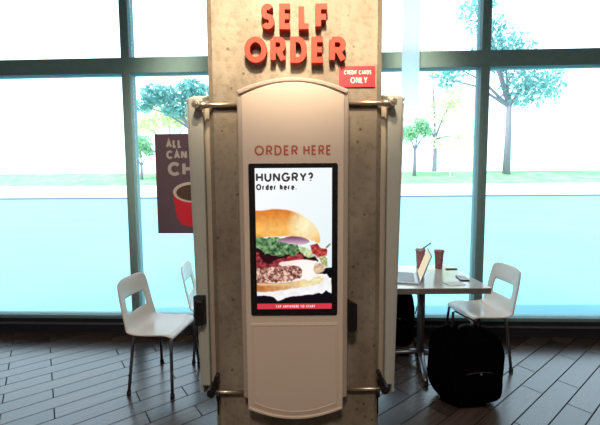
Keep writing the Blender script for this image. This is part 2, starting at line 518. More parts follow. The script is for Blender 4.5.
def kp(a, b, d): return (a, yf(b)+d, b)

# ---- what the display shows, painted cell by cell (photo-like frame of 76 x 142 units)
SX0, SX1, SZ0, SZ1 = -0.200, 0.200, 0.886, 1.643
def paint_display(k=3):
    W_, H_ = 76*k, 142*k
    X, Y = np.meshgrid((np.arange(W_)+.5)/k+256, (np.arange(H_)+.5)/k+168)
    def noise(s, seed):
        g = np.random.default_rng(seed)
        gx, gy = int(76/s)+3, int(142/s)+3
        G = g.random((gy, gx))
        x = (X-256)/s; y = (Y-168)/s
        i = x.astype(int); j = y.astype(int); fx = x-i; fy = y-j
        fx = fx*fx*(3-2*fx); fy = fy*fy*(3-2*fy)
        return (G[j, i]*(1-fx)+G[j, i+1]*fx)*(1-fy)+(G[j+1, i]*(1-fx)+G[j+1, i+1]*fx)*fy
    def mask(poly, soft=0.5, wob=0.0, seed=1):
        xx = X+(noise(2.2, seed)-.5)*wob; yy = Y+(noise(2.2, seed+50)-.5)*wob
        ins = np.zeros(X.shape, bool); dist = np.full(X.shape, 1e9)
        n = len(poly)
        for i in range(n):
            x1, y1 = poly[i]; x2, y2 = poly[(i+1) % n]
            c = ((y1 > yy) != (y2 > yy))
            xi = (x2-x1)*(yy-y1)/((y2-y1) if abs(y2-y1) > 1e-9 else 1e-9)+x1
            ins ^= c & (xx < xi)
            t = np.clip(((xx-x1)*(x2-x1)+(yy-y1)*(y2-y1))/max((x2-x1)**2+(y2-y1)**2, 1e-9), 0, 1)
            dist = np.minimum(dist, np.hypot(xx-x1-t*(x2-x1), yy-y1-t*(y2-y1)))
        sd = np.where(ins, dist, -dist)
        return np.clip(sd/soft*.5+.5, 0, 1)[..., None]
    def spline(p, n=6):
        out = []
        m = len(p)
        for i in range(m):
            a, b, c, d = [np.array(p[(i+q) % m], float) for q in (-1, 0, 1, 2)]
            for s in range(n):
                t = s/n
                out.append(tuple(.5*((2*b)+(c-a)*t+(2*a-5*b+4*c-d)*t*t+(3*b-a-3*c+d)*t**3)))
        return out
    def c6(pts, ox, oy): return [(ox+x/6, oy+y/6) for x, y in pts]
    def rgb(*c): return np.array(c, float)
    def mixc(a, b, t): return rgb(*a)*(1-t[..., None])+rgb(*b)*t[..., None]
    I = mixc((250, 254, 255), (232, 246, 250), np.clip((X-256)/76*.5+(Y-200)/120, 0, 1))
    def put(m, col): nonlocal I; I = I*(1-m)+col*m
    # black table at the bottom
    put(mask([(250, 303), (250, 268), (300, 268), (322, 270), (326, 267), (340, 266.3), (340, 330), (250, 330)]), rgb(16, 14, 20))
    # white paper
    put(mask([(250, 255), (300, 262), (312, 272), (320, 273), (327, 273.3), (329, 277), (331.5, 278), (331.9, 293.4), (329, 292), (326, 290), (322, 293.6), (318, 292.6), (313, 294.5), (308, 294), (300, 295.5), (295, 295.8), (286, 297.5), (281, 299.5), (277.5, 301), (275, 299), (272, 296.5), (263, 295.2), (250, 295)], .4, .8, 3), mixc((255, 255, 255), (228, 222, 224), noise(5, 4)*.6))
    # bottom bun
    t = np.clip((X-262)/48, 0, 1)
    put(mask(spline([(250, 281), (262, 282), (280, 282), (296, 280), (312, 277), (322, 275.5), (323, 280), (316, 284), (300, 287), (285, 289), (270, 291), (250, 290)]), .7, .8, 5), mixc((196, 122, 66), (244, 228, 176), t)*(0.88+.2*noise(3, 6)[..., None]))
    put(mask([(250, 281), (262, 282.6), (285, 283), (300, 281), (300, 282.6), (285, 285), (262, 284.8), (250, 283)], .8, .6, 8), rgb(232, 196, 150))
    # dark gap and bacon under the leaves
    put(mask(c6([(50, 260), (90, 285), (160, 320), (240, 318), (320, 275), (345, 310), (420, 330), (440, 360), (400, 420), (50, 420)], 245, 200), .6, 1, 9), rgb(46, 16, 22))
    n5 = noise(2.0, 11)
    put(mask(c6([(50, 285), (80, 310), (105, 365), (150, 375), (185, 350), (235, 335), (240, 375), (200, 398), (130, 405), (50, 400)], 245, 200), .6, 1.2, 10), mixc((96, 22, 34), (186, 82, 84), n5))
    put(mask(c6([(238, 345), (290, 312), (345, 318), (352, 350), (300, 362), (245, 368)], 245, 200), .5, 1.2, 12), mixc((128, 30, 40), (196, 92, 92), n5))
    # patty
    n6 = noise(3.2, 14); n7 = noise(1.3, 15)
    put(mask(spline([(250, 266.5), (262, 267), (275, 265.5), (288, 264.5), (298, 265), (302, 271), (300, 277), (288, 280), (272, 281.5), (250, 281)]), .6, 1.4, 13), mixc((104, 48, 40), (246, 208, 190), np.clip((n6*.55+n7*.55-.3)*1.9, 0, 1)))
    # cheese and sauce
    put(mask(spline([(279, 261.5), (290, 259.5), (304, 258.5), (316, 260), (321, 265), (317, 271), (311, 279), (306, 279.5), (303, 272), (299, 266), (290, 264.6), (281, 265)]), .6, .6, 16), mixc((255, 250, 244), (252, 222, 212), np.clip((300-X)/20, 0, 1)))
    put(mask(spline([(316, 262), (323, 264), (324, 270), (318, 273), (314, 270)]), .7, 1, 17), mixc((178, 128, 96), (240, 214, 180), noise(2, 18)))
    # leaves
    n8 = noise(1.8, 20); n9 = noise(3.5, 21)
    put(mask(c6([(50, 205), (75, 204), (110, 222), (180, 212), (235, 228), (255, 255), (320, 262), (332, 296), (285, 330), (240, 318), (210, 338), (165, 318), (120, 316), (90, 288), (50, 268)], 245, 200), .5, 1.8, 19), mixc((38, 74, 42), (168, 206, 150), np.clip((n8*.6+n9*.5-.15)*1.2, 0, 1)))
    put(mask(c6([(322, 262), (380, 285), (418, 335), (375, 340), (330, 302)], 245, 200), .5, 1, 22), mixc((150, 176, 112), (232, 240, 200), n8))
    # sliced red pieces at right
    put(mask(c6([(392, 262), (432, 252), (455, 285), (492, 286), (492, 328), (440, 338), (402, 312)], 245, 200), .5, 1.2, 24), mixc((138, 30, 36), (222, 112, 96), noise(2.2, 25)))
    put(mask(c6([(440, 335), (485, 330), (498, 362), (496, 396), (470, 392), (455, 360)], 245, 200), .5, 1.2, 26), mixc((140, 150, 84), (236, 224, 180), n8))
    put(mask(c6([(484, 276), (512, 252), (516, 258), (494, 282)], 245, 200), .4, .2, 27), rgb(110, 124, 96))
    # onion
    put(mask(spline(c6([(205, 238), (250, 214), (330, 206), (388, 240), (345, 258), (260, 252)], 245, 200)), .5, .4, 28), mixc((112, 64, 96), (206, 170, 194), np.clip((Y-235)/7, 0, 1)))
    # top bun
    bun = spline(c6([(40, 70), (110, 56), (180, 47), (260, 54), (330, 78), (390, 118), (432, 165), (450, 215), (446, 250), (402, 236), (330, 214), (250, 208), (150, 211), (40, 204)], 245, 200))
    bx = (X-256)/64; by = (Y-208)/30
    base = mixc((212, 112, 40), (248, 186, 98), np.clip(by*1.5+.1, 0, 1))
    hi = np.clip(1-((bx-.78)**2/.10+(by-.55)**2/.55), 0, 1)[..., None]
    base = base*(1-hi)+rgb(255, 240, 196)*hi
    lo = np.clip((by-.78)*3.2-bx*1.0, 0, 1)[..., None]
    base = base*(1-lo*.55)+rgb(150, 78, 34)*lo*.55
    base = base*(0.95+.1*noise(3, 30)[..., None])
    put(mask(bun, .7, .3, 29), np.clip(base, 0, 255))
    # red band along the bottom
    put(mask([(250, 303.4), (340, 303.4), (340, 309.4), (250, 309.4)], .35), rgb(216, 58, 74))
    put(mask([(250, 309.4), (340, 309.4), (340, 320), (250, 320)], .35), rgb(10, 10, 12))
    I = np.clip(I, 0, 255)/255
    return np.where(I <= .04045, I/12.92, ((I+.055)/1.055)**2.4)

def build_display(parent):
    img = paint_display()
    h_, w_, _ = img.shape
    xs_ = np.linspace(SX0, SX1, w_+1); zs_ = np.linspace(SZ1, SZ0, h_+1)
    XX, ZZ = np.meshgrid(xs_, zs_)
    YY = -(0.064+0.036*(ZZ-ZB)/(ZT-ZB))-0.0075
    verts = np.stack([XX, YY, ZZ], -1).reshape(-1, 3)
    i = np.arange(h_*(w_+1)).reshape(h_, w_+1)[:, :-1].ravel()
    faces = np.stack([i, i+w_+1, i+w_+2, i+1], -1)
    me = bpy.data.meshes.new('screen')
    me.from_pydata(verts.tolist(), [], faces.tolist())
    at = me.color_attributes.new('display', 'FLOAT_COLOR', 'CORNER')
    cols = np.ones((h_*w_, 4, 4), np.float32)
    cols[:, :, :3] = img.reshape(-1, 1, 3)
    at.data.foreach_set('color', cols.ravel())
    me.materials.append(M['screen'])
    o = bpy.data.objects.new('screen', me); C.objects.link(o); o.parent = parent
    return o

KX = -0.033
def make_kiosk(label):
    k = thing('order_kiosk', label, 'kiosk', (KX, 1.89, 0), 0, 'touchscreen kiosks around the column')
    MB().prism(arch(0.289, 2.042, 0.063, 0.372, 0.045), front(0.016), flat(0)).build('housing', M['housing'], k, bevel=0.006)
    MB().box((-0.262, 0.007, 0.34), (0.262, 0.0338, 2.03)).box((-0.25, -0.002, 0.36), (0.25, 0.008, 2.0)).build('rear_box', M['rear'], k, bevel=0.003)
    fp = MB().prism(arch(0.263, 2.009, 0.068, 0.310, 0.058), front(0.0), front(0.017)).build('face_plate', M['face'], k, bevel=0.004, seg=3)
    # raised bead that follows the bowed rim of the housing
    rim = MB().ribbon(arch(0.279, 2.027, 0.064, 0.39, 0.0)[21:], 0.008, lambda a, b, d: (a, yf(b)+d, b), 0.004, 0.02)
    rim.build('rim_bead', M['housing'], k, bevel=0.002)
    lp = MB().prism(arch(0.236, 0.810, 0.0, 0.338, 0.056), front(-0.003), front(0.002)).build('lower_panel', M['face'], k, bevel=0.002)
    bd = MB().ribbon(arch(0.226, 0.798, 0.0, 0.352, 0.054)[::-1], 0.0028, kp, -0.0055, -0.002, True)
    bd.build('panel_bead', M['face'], lp, bevel=0.001)
    lip = MB().ribbon([(x, z-0.0) for x, z in arch(0.255, 1, 0, 0.320, 0.058)[:21]], 0.006, kp, -0.006, 0.002)
    lip.build('bottom_lip', M['face'], k, bevel=0.002)
    for wd, a_, b_ in (('ORDER', -0.200, 0.024), ('HERE', 0.052, 0.197)):
        tx = MB(); text(tx, wd, a_, b_, 1.708, 1.760, 0.0095, kp, -0.0012, 0.001, gap=0.20)
        o = tx.build('lettering', M['red_text'], k); o['label'] = 'red brown printed word ' + wd
    bz = MB().prism(rrect(-0.234, 0.231, 0.853, 1.668, 0.012), front(-0.005), front(0.002)).build('bezel', M['black'], k, bevel=0.0015)
    bz['label'] = 'black glossy screen bezel'
    sc = build_display(k); sc['label'] = 'lit portrait touchscreen showing a burger on white'
    def sxp(px): return SX0+(px-256)/76*(SX1-SX0)
    def szp(py): return SZ1-(py-168)/142*(SZ1-SZ0)
    def sp(a, b, d): return (a, yf(b)+d, b)
    t1 = MB(); text(t1, 'HUNGRY?', sxp(257), sxp(313.5), szp(181.3), szp(172.2), 0.0105, sp, -0.0083, -0.0078, gap=0.13)
    text(t1, 'Order here.', sxp(257), sxp(296.5), szp(189.4), szp(183.2), 0.0078, sp, -0.0083, -0.0078, gap=0.15, space=0.34)
    t1.build('headline', M['dark_text'], sc)
    t2 = MB(); text(t2, 'TAP ANYWHERE TO START', sxp(275), sxp(315), szp(307.8), szp(305.0), 0.0030, sp, -0.0083, -0.0078, gap=0.22, space=0.36)
    t2.build('tap_prompt', M['white_text'], sc)
    cr = MB()
    # wedge shaped card reader on the right flank
    pr = [(0.292, -0.070), (0.318, -0.078), (0.342, -0.058), (0.344, -0.018), (0.292, -0.010)]
    n = len(pr)
    zt = [0.925, 0.925, 0.905, 0.895, 0.925]; zb = [0.752, 0.752, 0.758, 0.762, 0.752]
    v = [(x, y, zb[i]) for i, (x, y) in enumerate(pr)]+[(x, y, zt[i]) for i, (x, y) in enumerate(pr)]
    cr.add(v, [list(reversed(range(n))), list(range(n, 2*n))]+[(i, (i+1) % n, n+(i+1) % n, n+i) for i in range(n)])
    cro = cr.build('card_reader', M['reader'], k, bevel=0.004)
    MB().box((0.300, -0.081, 0.80), (0.314, -0.0755, 0.805)).build('card_slot', M['dark_metal'], cro)
    cro['label'] = 'black wedge card reader'
    return k
kiosk = make_kiosk('front kiosk facing the viewer with a lit burger screen and ORDER HERE lettering')
kl = dup(kiosk, (-0.538, 2.245, 0), -PI/2, 'grey kiosk seen edge on, left of the column, black card reader on its edge')

kr = dup(kiosk, (0.494, 2.245, 0), PI/2, 'grey kiosk seen edge on at the right side of the column, beside the laptop table')
for kk in (kl, kr):
    for chd in kk.children:
        if chd.name.split('.')[0] in ('housing', 'face_plate', 'rim_bead', 'bottom_lip'):
            chd.material_slots[0].link = 'OBJECT'; chd.material_slots[0].material = M['side_shell']

# ------------------------------------------------------------------ rods with clamps
def rod(label, x0, x1, z, yy, lever):
    """round rod from the front kiosk's flank x0 out to the side kiosk's edge x1"""
    s = 1 if x1 > x0 else -1
    t = thing('mounting_rod', label, 'rod', (x0, yy, z), 0, 'steel rods joining the kiosks')
    L = abs(x1-x0)
    MB().tube([(0, 0, 0), (s*L*0.75, 0, 0), (s*L, 0, 0)], 0.0125 if not lever else 0.010, 14).build('tube', M['steel'], t)
    if not lever:
        MB().tube([(s*(L-0.055), 0, 0), (s*(L-0.02), 0, 0), (s*(L+0.006), 0, 0)], [0.017, 0.020, 0.020], 16).build('collar', M['steel'], t)
        MB().tube([(s*(L+0.010), -0.026, 0.0), (s*(L+0.010), 0.047, 0.0)], 0.021, 18).tube([(s*(L+0.010), -0.032, 0.0), (s*(L+0.010), -0.024, 0.0)], 0.011, 6).build('end_bolt', M['steel'], t, bevel=0.002)
    else:
        c = Vector((s*(L+0.004), -0.012, 0.008))
        MB().tube([c+Vector((0, -0.022, 0)), c+Vector((0, 0.078, 0))], 0.024, 18).tube([c+Vector((0, -0.030, 0)), c+Vector((0, -0.020, 0))], 0.011, 6).build('clamp', M['dark_metal'], t, bevel=0.003)
        e = c+Vector((-s*0.042, -0.012, 0.115))
        MB().tube([c+Vector((0, -0.012, 0)), c+(e-c)*0.35, c+(e-c)*0.8, e], [0.009, 0.0095, 0.014, 0.011], 12).build('lever', M['dark_metal'], t)
        q = c+Vector((-s*0.036, 0.004, -0.004))
        MB().tube([q, q+Vector((0, 0, -0.045)), q+Vector((0, 0, -0.047)), q+Vector((0, 0, 0.238-q.z-z))], [0.012, 0.012, 0.004, 0.004], 10).build('foot_stub', M['dark_metal'], t)
    return t
yr = 1.908
rod('pale steel rod at upper left joining front kiosk to left kiosk', KX-0.291, -0.548, 1.992, yr, False)
rod('pale steel rod at upper right joining front kiosk to right kiosk', KX+0.291, 0.496, 1.997, yr, False)
rod('thin lower left rod with dark clamp lever beneath the left kiosk', KX-0.291, -0.508, 0.370, yr-0.012, True)
rod('thin lower right rod with dark clamp lever beneath the right kiosk', KX+0.291, 0.472, 0.384, yr-0.012, True)

# ------------------------------------------------------------------ raised sign letters and red notice
def px_x(px, py, y):                     # helper used only to read sizes off the photograph
    vv = f + r*((px-300)/FPX) + u*((212.5-py)/FPX)
    vv = vv*(y/vv.y)
    return vv.x, vv.z+H
YL0, YL1 = 1.882, 1.924
def sign_letter(chh, p0, p1, q0, q1, label):
    x0, z1 = px_x(p0, q0, YL0); x1, z0 = px_x(p1, q1, YL0)
    cx = (x0+x1)/2
    mb = MB()
    letter(mb, chh, x0-cx, x1-cx, 0, z1-z0, 0.029, lambda a, b, d: (a, d, b), 0.0, YL1-YL0)
    o = mb.build('sign_letter', M['letter'], loc=(cx, YL0, z0))
    return tag(o, label, 'letter', 'raised letters of the wall sign')
for a in [('S', 260.5, 274.5, 3.5, 29, 'red raised letter S that starts the word SELF'),
          ('E', 279, 293, 3.5, 29, 'red raised letter E in the word SELF'),
          ('L', 298.5, 311.5, 3.5, 29, 'red raised letter L in the word SELF'),
          ('F', 315.5, 330, 3.5, 29, 'red raised letter F that ends the word SELF'),
          ('O', 244, 267, 36.5, 62.5, 'round red raised letter O that starts the word ORDER'),
          ('R', 270, 286, 36.5, 62.5, 'red raised letter R just right of the O on the lower sign line'),
          ('D', 290, 307, 36.5, 62.5, 'red raised letter D in the middle of the word ORDER'),
          ('E', 311.5, 326, 36.5, 62.5, 'red raised letter E in the word ORDER'),
          ('R', 329.5, 346, 36.5, 62.5, 'red raised letter R that ends the word ORDER above the red notice')]:
    sign_letter(*a)
nx0, nz1 = px_x(339, 66.3, 1.92); nx1, nz0 = px_x(375, 87, 1.92)
ns = thing('red_notice', 'small red rectangular notice with pale print on the column, right of the kiosk top', 'sign', (nx0, 1.9225, nz0))
nw, nh = nx1-nx0, nz1-nz0
MB().prism(rrect(0, nw, 0, nh, 0.004), flat(-0.004), flat(0.002)).build('sign_panel', M['sign'], ns)
t = MB()
text(t, 'CREDIT CARDS', 0.028, nw-0.022, nh*0.60, nh*0.80, 0.0036, lambda a, b, d: (a, d, b), -0.0052, -0.004, gap=0.16)
text(t, 'ONLY', 0.062, nw-0.042, nh*0.18, nh*0.48, 0.0060, lambda a, b, d: (a, d, b), -0.0052, -0.004, gap=0.14)
t.build('print', M['sign_text'], ns)

# ------------------------------------------------------------------ window poster and white strip
def wloc(x, off=0.0):                    # a point just inside the window wall
    return (x*math.cos(WA)+off*math.sin(WA), 3.5+x*math.sin(WA)-off*math.cos(WA), 0)
ps = thing('window_poster', 'charcoal poster with a red coffee cup hanging in the window behind the left kiosk', 'poster', (wloc(-1.455, 0.05)[0], wloc(-1.455, 0.05)[1], 1.075), WA)
PW, PH = 0.62, 1.005
MB().add([(0, 0, 0), (PW, 0, 0), (PW, 0, PH), (0, 0, PH)], [(0, 1, 2, 3)]).build('sheet', M['poster'], ps)
pl = lambda a, b, d: (a, d, b)
t = MB()
text(t, 'ALL', 0.115, 0.275, 0.865, 0.950, 0.021, pl, -0.004, -0.002, gap=0.12)
text(t, 'CAN', 0.115, 0.325, 0.755, 0.840, 0.021, pl, -0.004, -0.002, gap=0.12)
text(t, 'CH', 0.125, 0.385, 0.585, 0.725, 0.034, pl, -0.004, -0.002, gap=0.14)
t.build('poster_text', M['poster_txt'], ps)
cp = MB()
ccx = 0.375
cp.add([(ccx+x, -0.0024, z) for x, z in [(-0.205, 0.39), (-0.17, 0.16), (-0.12, 0.09), (0.0, 0.065), (0.12, 0.09), (0.17, 0.16), (0.19, 0.38), (0.0, 0.30)]], [list(range(8))], 0)
ell = [(ccx+0.205*math.cos(q), -0.0030, 0.42+0.105*math.sin(q)) for q in [2*PI*i/40 for i in range(40)]]
cp.add(ell, [list(range(40))], 1)
ell = [(ccx+0.172*math.cos(q), -0.0036, 0.415+0.082*math.sin(q)) for q in [2*PI*i/40 for i in range(40)]]
cp.add(ell, [list(range(40))], 2)
cp.build('cup_picture', [M['poster_red'], M['poster_rim'], M['poster_brown']], ps)

bx0 = wloc(0.950, 0.22)
bn = thing('window_banner', 'plain white translucent strip hanging high in the window right of the column', 'banner', (bx0[0], bx0[1], 2.27), WA)
MB().add([(0, 0, 0), (0.160, 0, 0), (0.160, 0, 1.62), (0, 0, 1.62)], [(0, 1, 2, 3)]).build('strip_sheet', M['banner'], bn)  # translucent white strip of unidentified kind, set just inside the glass
MB().tube([(-0.005, 0, 1.622), (0.165, 0, 1.622)], 0.008, 10).build('hanging_bar', M['white_post'], bn)

# ------------------------------------------------------------------ chairs
def chair_shell():
    prof = [(.162, .418), (.160, .436), (.145, .446), (.10, .447), (.05, .443), (-.06, .438), (-.13, .438), (-.17, .446), (-.198, .468), (-.214, .50), (-.224, .535), (-.232, .575), (-.243, .62), (-.256, .69), (-.266, .74), (-.276, .79), (-.283, .825), (-.286, .845)]
    hw = [.195, .205, .21, .215, .22, .22, .218, .214, .21, .207, .205, .203, .201, .198, .194, .188, .178, .160]
    N = 16
    v = []; fs = []
    for i, (x, z) in enumerate(prof):
        for j in range(N+1):
            s = -1+2*j/N
            cv = 0.016*s*s if i > 8 else 0.0
            sag = (0.012*s*s) if 2 < i < 8 else 0.0
            zz = z - (0.022*abs(s)**6 if i == len(prof)-1 else 0.0)
            v.append((x+cv, s*hw[i], zz+sag))
    for i in range(len(prof)-1):
        for j in range(N):
            if 11 <= i <= 12 and 3 <= j < N-3: continue
            fs.append((i*(N+1)+j, i*(N+1)+j+1, (i+1)*(N+1)+j+1, (i+1)*(N+1)+j))
    return MB().add(v, fs, 0, True)
def make_chair(loc, rz, label):
    c = thing('cafe_chair', label, 'chair', loc, rz, 'white moulded cafe chairs')
    o = chair_shell().build('seat_shell', M['chair'], c, solid=0.013)
    s = o.modifiers.new('sub', 'SUBSURF'); s.levels = 1; s.render_levels = 1
    for sx, sy in ((1, -1), (1, 1), (-1, -1), (-1, 1)):
        top = (sx*0.145, sy*0.175, 0.425); bot = (sx*0.172, sy*0.238, 0.012)
        lg = MB().tube([(sx*0.07, sy*0.10, 0.428), (sx*0.12, sy*0.155, 0.427), top, (sx*0.15, sy*0.19, 0.40), bot], 0.0115, 12).build('leg', M['chrome'], c)
        MB().tube([(sx*0.1712, sy*0.2365, 0.03), (sx*0.1725, sy*0.2385, 0.0)], 0.0155, 12).build('foot_cap', M['rubber'], lg)
    MB().box((-0.10, -0.12, 0.421), (0.10, 0.12, 0.431)).build('under_plate', M['chrome'], c, bevel=0.002)
    return c
ca = make_chair((-1.09, 2.68, 0), R(-7), 'white cafe chair nearest the left side, whole glossy seat and slotted back in view')
cb = dup(ca, (-0.80, 3.18, 0), R(6), 'white cafe chair by the window, mostly hidden behind the left kiosk')
cc = dup(ca, (1.56, 2.98, 0), R(184), 'white cafe chair at the right end of the laptop table, behind the big bag')

# ------------------------------------------------------------------ table and what lies on it
TZ = 0.755
tb = thing('cafe_table', 'grey topped cafe table on a steel pedestal by the right window', 'table', (1.075, 3.0, 0))
MB().box((-0.415, -0.395, TZ-0.006), (0.405, 0.37, TZ)).build('table_top', M['table'], tb, bevel=0.002)
MB().box((-0.413, -0.393, TZ-0.048), (0.403, 0.368, TZ-0.0061)).build('edge_band', M['edge'], tb, bevel=0.003)
MB().tube([(-0.02, -0.06, 0.07), (-0.02, -0.06, TZ-0.05)], 0.033, 18).build('pedestal', M['chrome'], tb)
MB().box((-0.16, -0.20, TZ-0.058), (0.12, 0.08, TZ-0.047)).build('mounting_plate', M['chrome'], tb)
for a in (-103, -13, 77, 167):
    dx, dy = math.cos(R(a)), math.sin(R(a))
    L_ = 0.40
    pp = [(-0.02+dx*q*L_, -0.06+dy*q*L_, z) for q, z in ((0.0, 0.085), (0.3, 0.075), (0.7, 0.05), (1.0, 0.032))]
    ft = MB().tube(pp, [0.03, 0.026, 0.022, 0.018], 12, flat=0.8).build('foot', M['chrome'], tb)
    MB().tube([(pp[-1][0], pp[-1][1], 0.03), (pp[-1][0], pp[-1][1], 0.0)], 0.019, 12).build('glide', M['rubber'], ft)

lt = thing('laptop', 'open silver laptop with a pale lit screen seen nearly side on, on the right table', 'laptop', (0.995, 2.865, TZ+0.001), R(-15.5))
# hinge along local y, lid leaning to +x, keyboard towards -x
MB().box((-0.235, -0.175, 0.0), (0.0, 0.175, 0.014)).build('base', M['alu'], lt, bevel=0.004)
MB().box((-0.16, -0.155, 0.014), (-0.03, 0.155, 0.0155)).build('keyboard', M['key'], lt)
MB().box((-0.225, -0.05, 0.014), (-0.17, 0.05, 0.0148)).build('touchpad', M['alu'], lt)
la = R(70)
ld = (math.cos(la), math.sin(la)); ln = (-math.sin(la), math.cos(la))
def lidbox(s0, s1, w, n0, n1):
    vv = []
    for nn in (n0, n1):
        for (s, y) in ((s0, -w), (s1, -w), (s1, w), (s0, w)):
            vv.append((0.004+ld[0]*s+ln[0]*nn, y, 0.012+ld[1]*s+ln[1]*nn))
    return MB().add(vv, [(0, 1, 2, 3), (7, 6, 5, 4), (0, 4, 5, 1), (1, 5, 6, 2), (2, 6, 7, 3), (3, 7, 4, 0)])
ldo = lidbox(0.0, 0.245, 0.175, -0.008, 0.0).build('lid', M['key'], lt, bevel=0.002)
lidbox(0.015, 0.235, 0.165, 0.0002, 0.001).build('lit_screen', M['page'], ldo)

def cup(loc, label, lidm, hh, straw):
    c = thing('drink_cup', label, 'cup', loc, 0, 'iced drinks on the table')
    MB().lathe([(0.030, 0), (0.033, 0.004), (0.044, hh*0.86), (0.046, hh*0.88)], n=28).build('cup_body', M['cola'], c)
    MB().lathe([(0.050, hh*0.87), (0.051, hh*0.90), (0.047, hh*0.915), (0.045, hh*0.985), (0.040, hh)], n=28).build('lid', lidm, c)
    if straw:
        MB().tube([(0.0, 0, hh*0.9), straw], 0.008, 8).build('straw', M['lidgrey'], c)
    return c
cup((1.325, 3.245, TZ), 'dark red iced drink with lid standing right of the laptop', M['lid'], 0.185, None)
cup((1.150, 3.255, TZ), 'dark iced drink with leaning straw, partly behind the laptop lid', M['lidgrey'], 0.195, (0.095, -0.02, 0.250))
pn = MB().box((-0.055, -0.014, 0), (0.055, 0.014, 0.008)).build('small_black_remote', M['bag'], loc=(1.43, 3.20, TZ), bevel=0.003, rotz=R(4))
pn.name = 'pen_case'; tag(pn, 'slim black case lying beside the dark red drink on the table', 'case')
ph = thing('mobile_phone', 'black mobile phone lying at the right end of the table', 'phone', (1.375, 2.87, TZ), R(-10))
MB().prism(rrect(-0.038, 0.038, -0.075, 0.075, 0.01), lambda x, z: (x, z, 0.010), lambda x, z: (x, z, 0.0)).build('body', M['reader'], ph, bevel=0.002)
MB().box((-0.034, -0.068, 0.0100), (0.034, 0.068, 0.0106)).build('screen', M['black'], ph)
nk = MB().box((-0.07, -0.05, 0), (0.07, 0.05, 0.004)).build('paper_napkin', M['paper'], loc=(1.24, 2.72, TZ), rotz=R(12)); tag(nk, 'pale paper napkin lying at the near edge of the table', 'napkin')

# ------------------------------------------------------------------ bags
def backpack(loc, rz, label, w, d, h, slump=0.0):
    b = thing('backpack', label, 'bag', loc, rz, 'black bags on the floor')
    MB().blob((0, 0, h*0.5), (w/2, d/2, h*0.5), 0.55, 32, 22, wob=0.02).build('body', M['bag'], b)
    MB().blob((0, -d*0.40, h*0.34), (w*0.38, d*0.22, h*0.25), 0.5, 24, 16).build('front_pocket', M['bag'], b)
    zp = MB().tube([(-w*0.30+0.6*w*i/10, -d*0.56-0.012*math.sin(PI*i/10), h*0.50+h*0.05*math.sin(PI*i/10)) for i in range(11)], 0.004, 8).build('zip', M['strap'], b)
    MB().box((-0.010, -d*0.60-0.018, h*0.53), (0.004, -d*0.60-0.010, h*0.565)).build('zip_pull', M['zip'], zp)
    MB().tube([(-0.06, 0, h*0.97), (-0.045, 0, h*1.03), (0, 0, h*1.05), (0.045, 0, h*1.03), (0.06, 0, h*0.97)], 0.010, 10).build('top_handle', M['strap'], b)
    return b
b1 = backpack((0.945, 3.26, 0.0), R(-8), 'tall black backpack standing under the table beside the right kiosk', 0.30, 0.20, 0.56)
MB().tube([(0.05, -0.02, 0.53), (0.11, -0.03, 0.58), (0.165, -0.03, 0.54), (0.185, -0.03, 0.44), (0.16, -0.02, 0.32)], 0.011, 10, flat=0.5).build('shoulder_strap', M['strap'], b1)
b2 = backpack((1.19, 2.41, 0.0), R(6), 'big bulging black bag on the floor in front of the table at right', 0.50, 0.30, 0.52)
MB().tube([(-0.10, 0.02, 0.46), (-0.085, 0.03, 0.56), (-0.075, 0.04, 0.625), (-0.06, 0.04, 0.632), (0.0, 0.03, 0.60), (0.08, 0.03, 0.56), (0.15, 0.02, 0.47)], 0.010, 10, flat=0.6).build('carry_strap', M['strap'], b2)

# ------------------------------------------------------------------ outside
def gpatch(name, x0, x1, prof, m, label, cat, nx=40):
    v = []; fs = []
    n = len(prof)
    for (y, z) in prof:
        for i in range(nx+1):
            x = x0+(x1-x0)*i/nx
            v.append((x, y, z))
    for j in range(n-1):
        for i in range(nx):
            fs.append((j*(nx+1)+i, j*(nx+1)+i+1, (j+1)*(nx+1)+i+1, (j+1)*(nx+1)+i))
    o = MB().add(v, fs, 0, False).build(name, m)
    return struct(o, label, cat)
gpatch('road', -90, 90, [(3.95, -0.06), (12, -0.02), (30, 0.0), (45, 0.0)], M['asphalt'], 'wide blue grey asphalt road beyond the windows', 'road')
MB_ = MB().box((-90, 45.0, -0.1), (90, 45.6, 0.22)).build('curb', M['trim']); struct(MB_, 'grey kerb along the far side of the road', 'curb')
gpatch('sidewalk', -90, 90, [(45.6, 0.22), (50, 0.8), (56, 1.75)], M['pave'], 'pale sunlit paving rising beyond the road', 'pavement')
gpatch('grass_bank', -90, 90, [(56, 1.75), (60, 2.9), (64, 4.1)], M['grass'], 'green grass bank beyond the paving', 'grass')
gpatch('parking_lot', -120, 120, [(64, 4.1), (90, 4.4), (160, 4.4)], M['lot'], 'pale sunlit lot beyond the grass bank', 'ground')

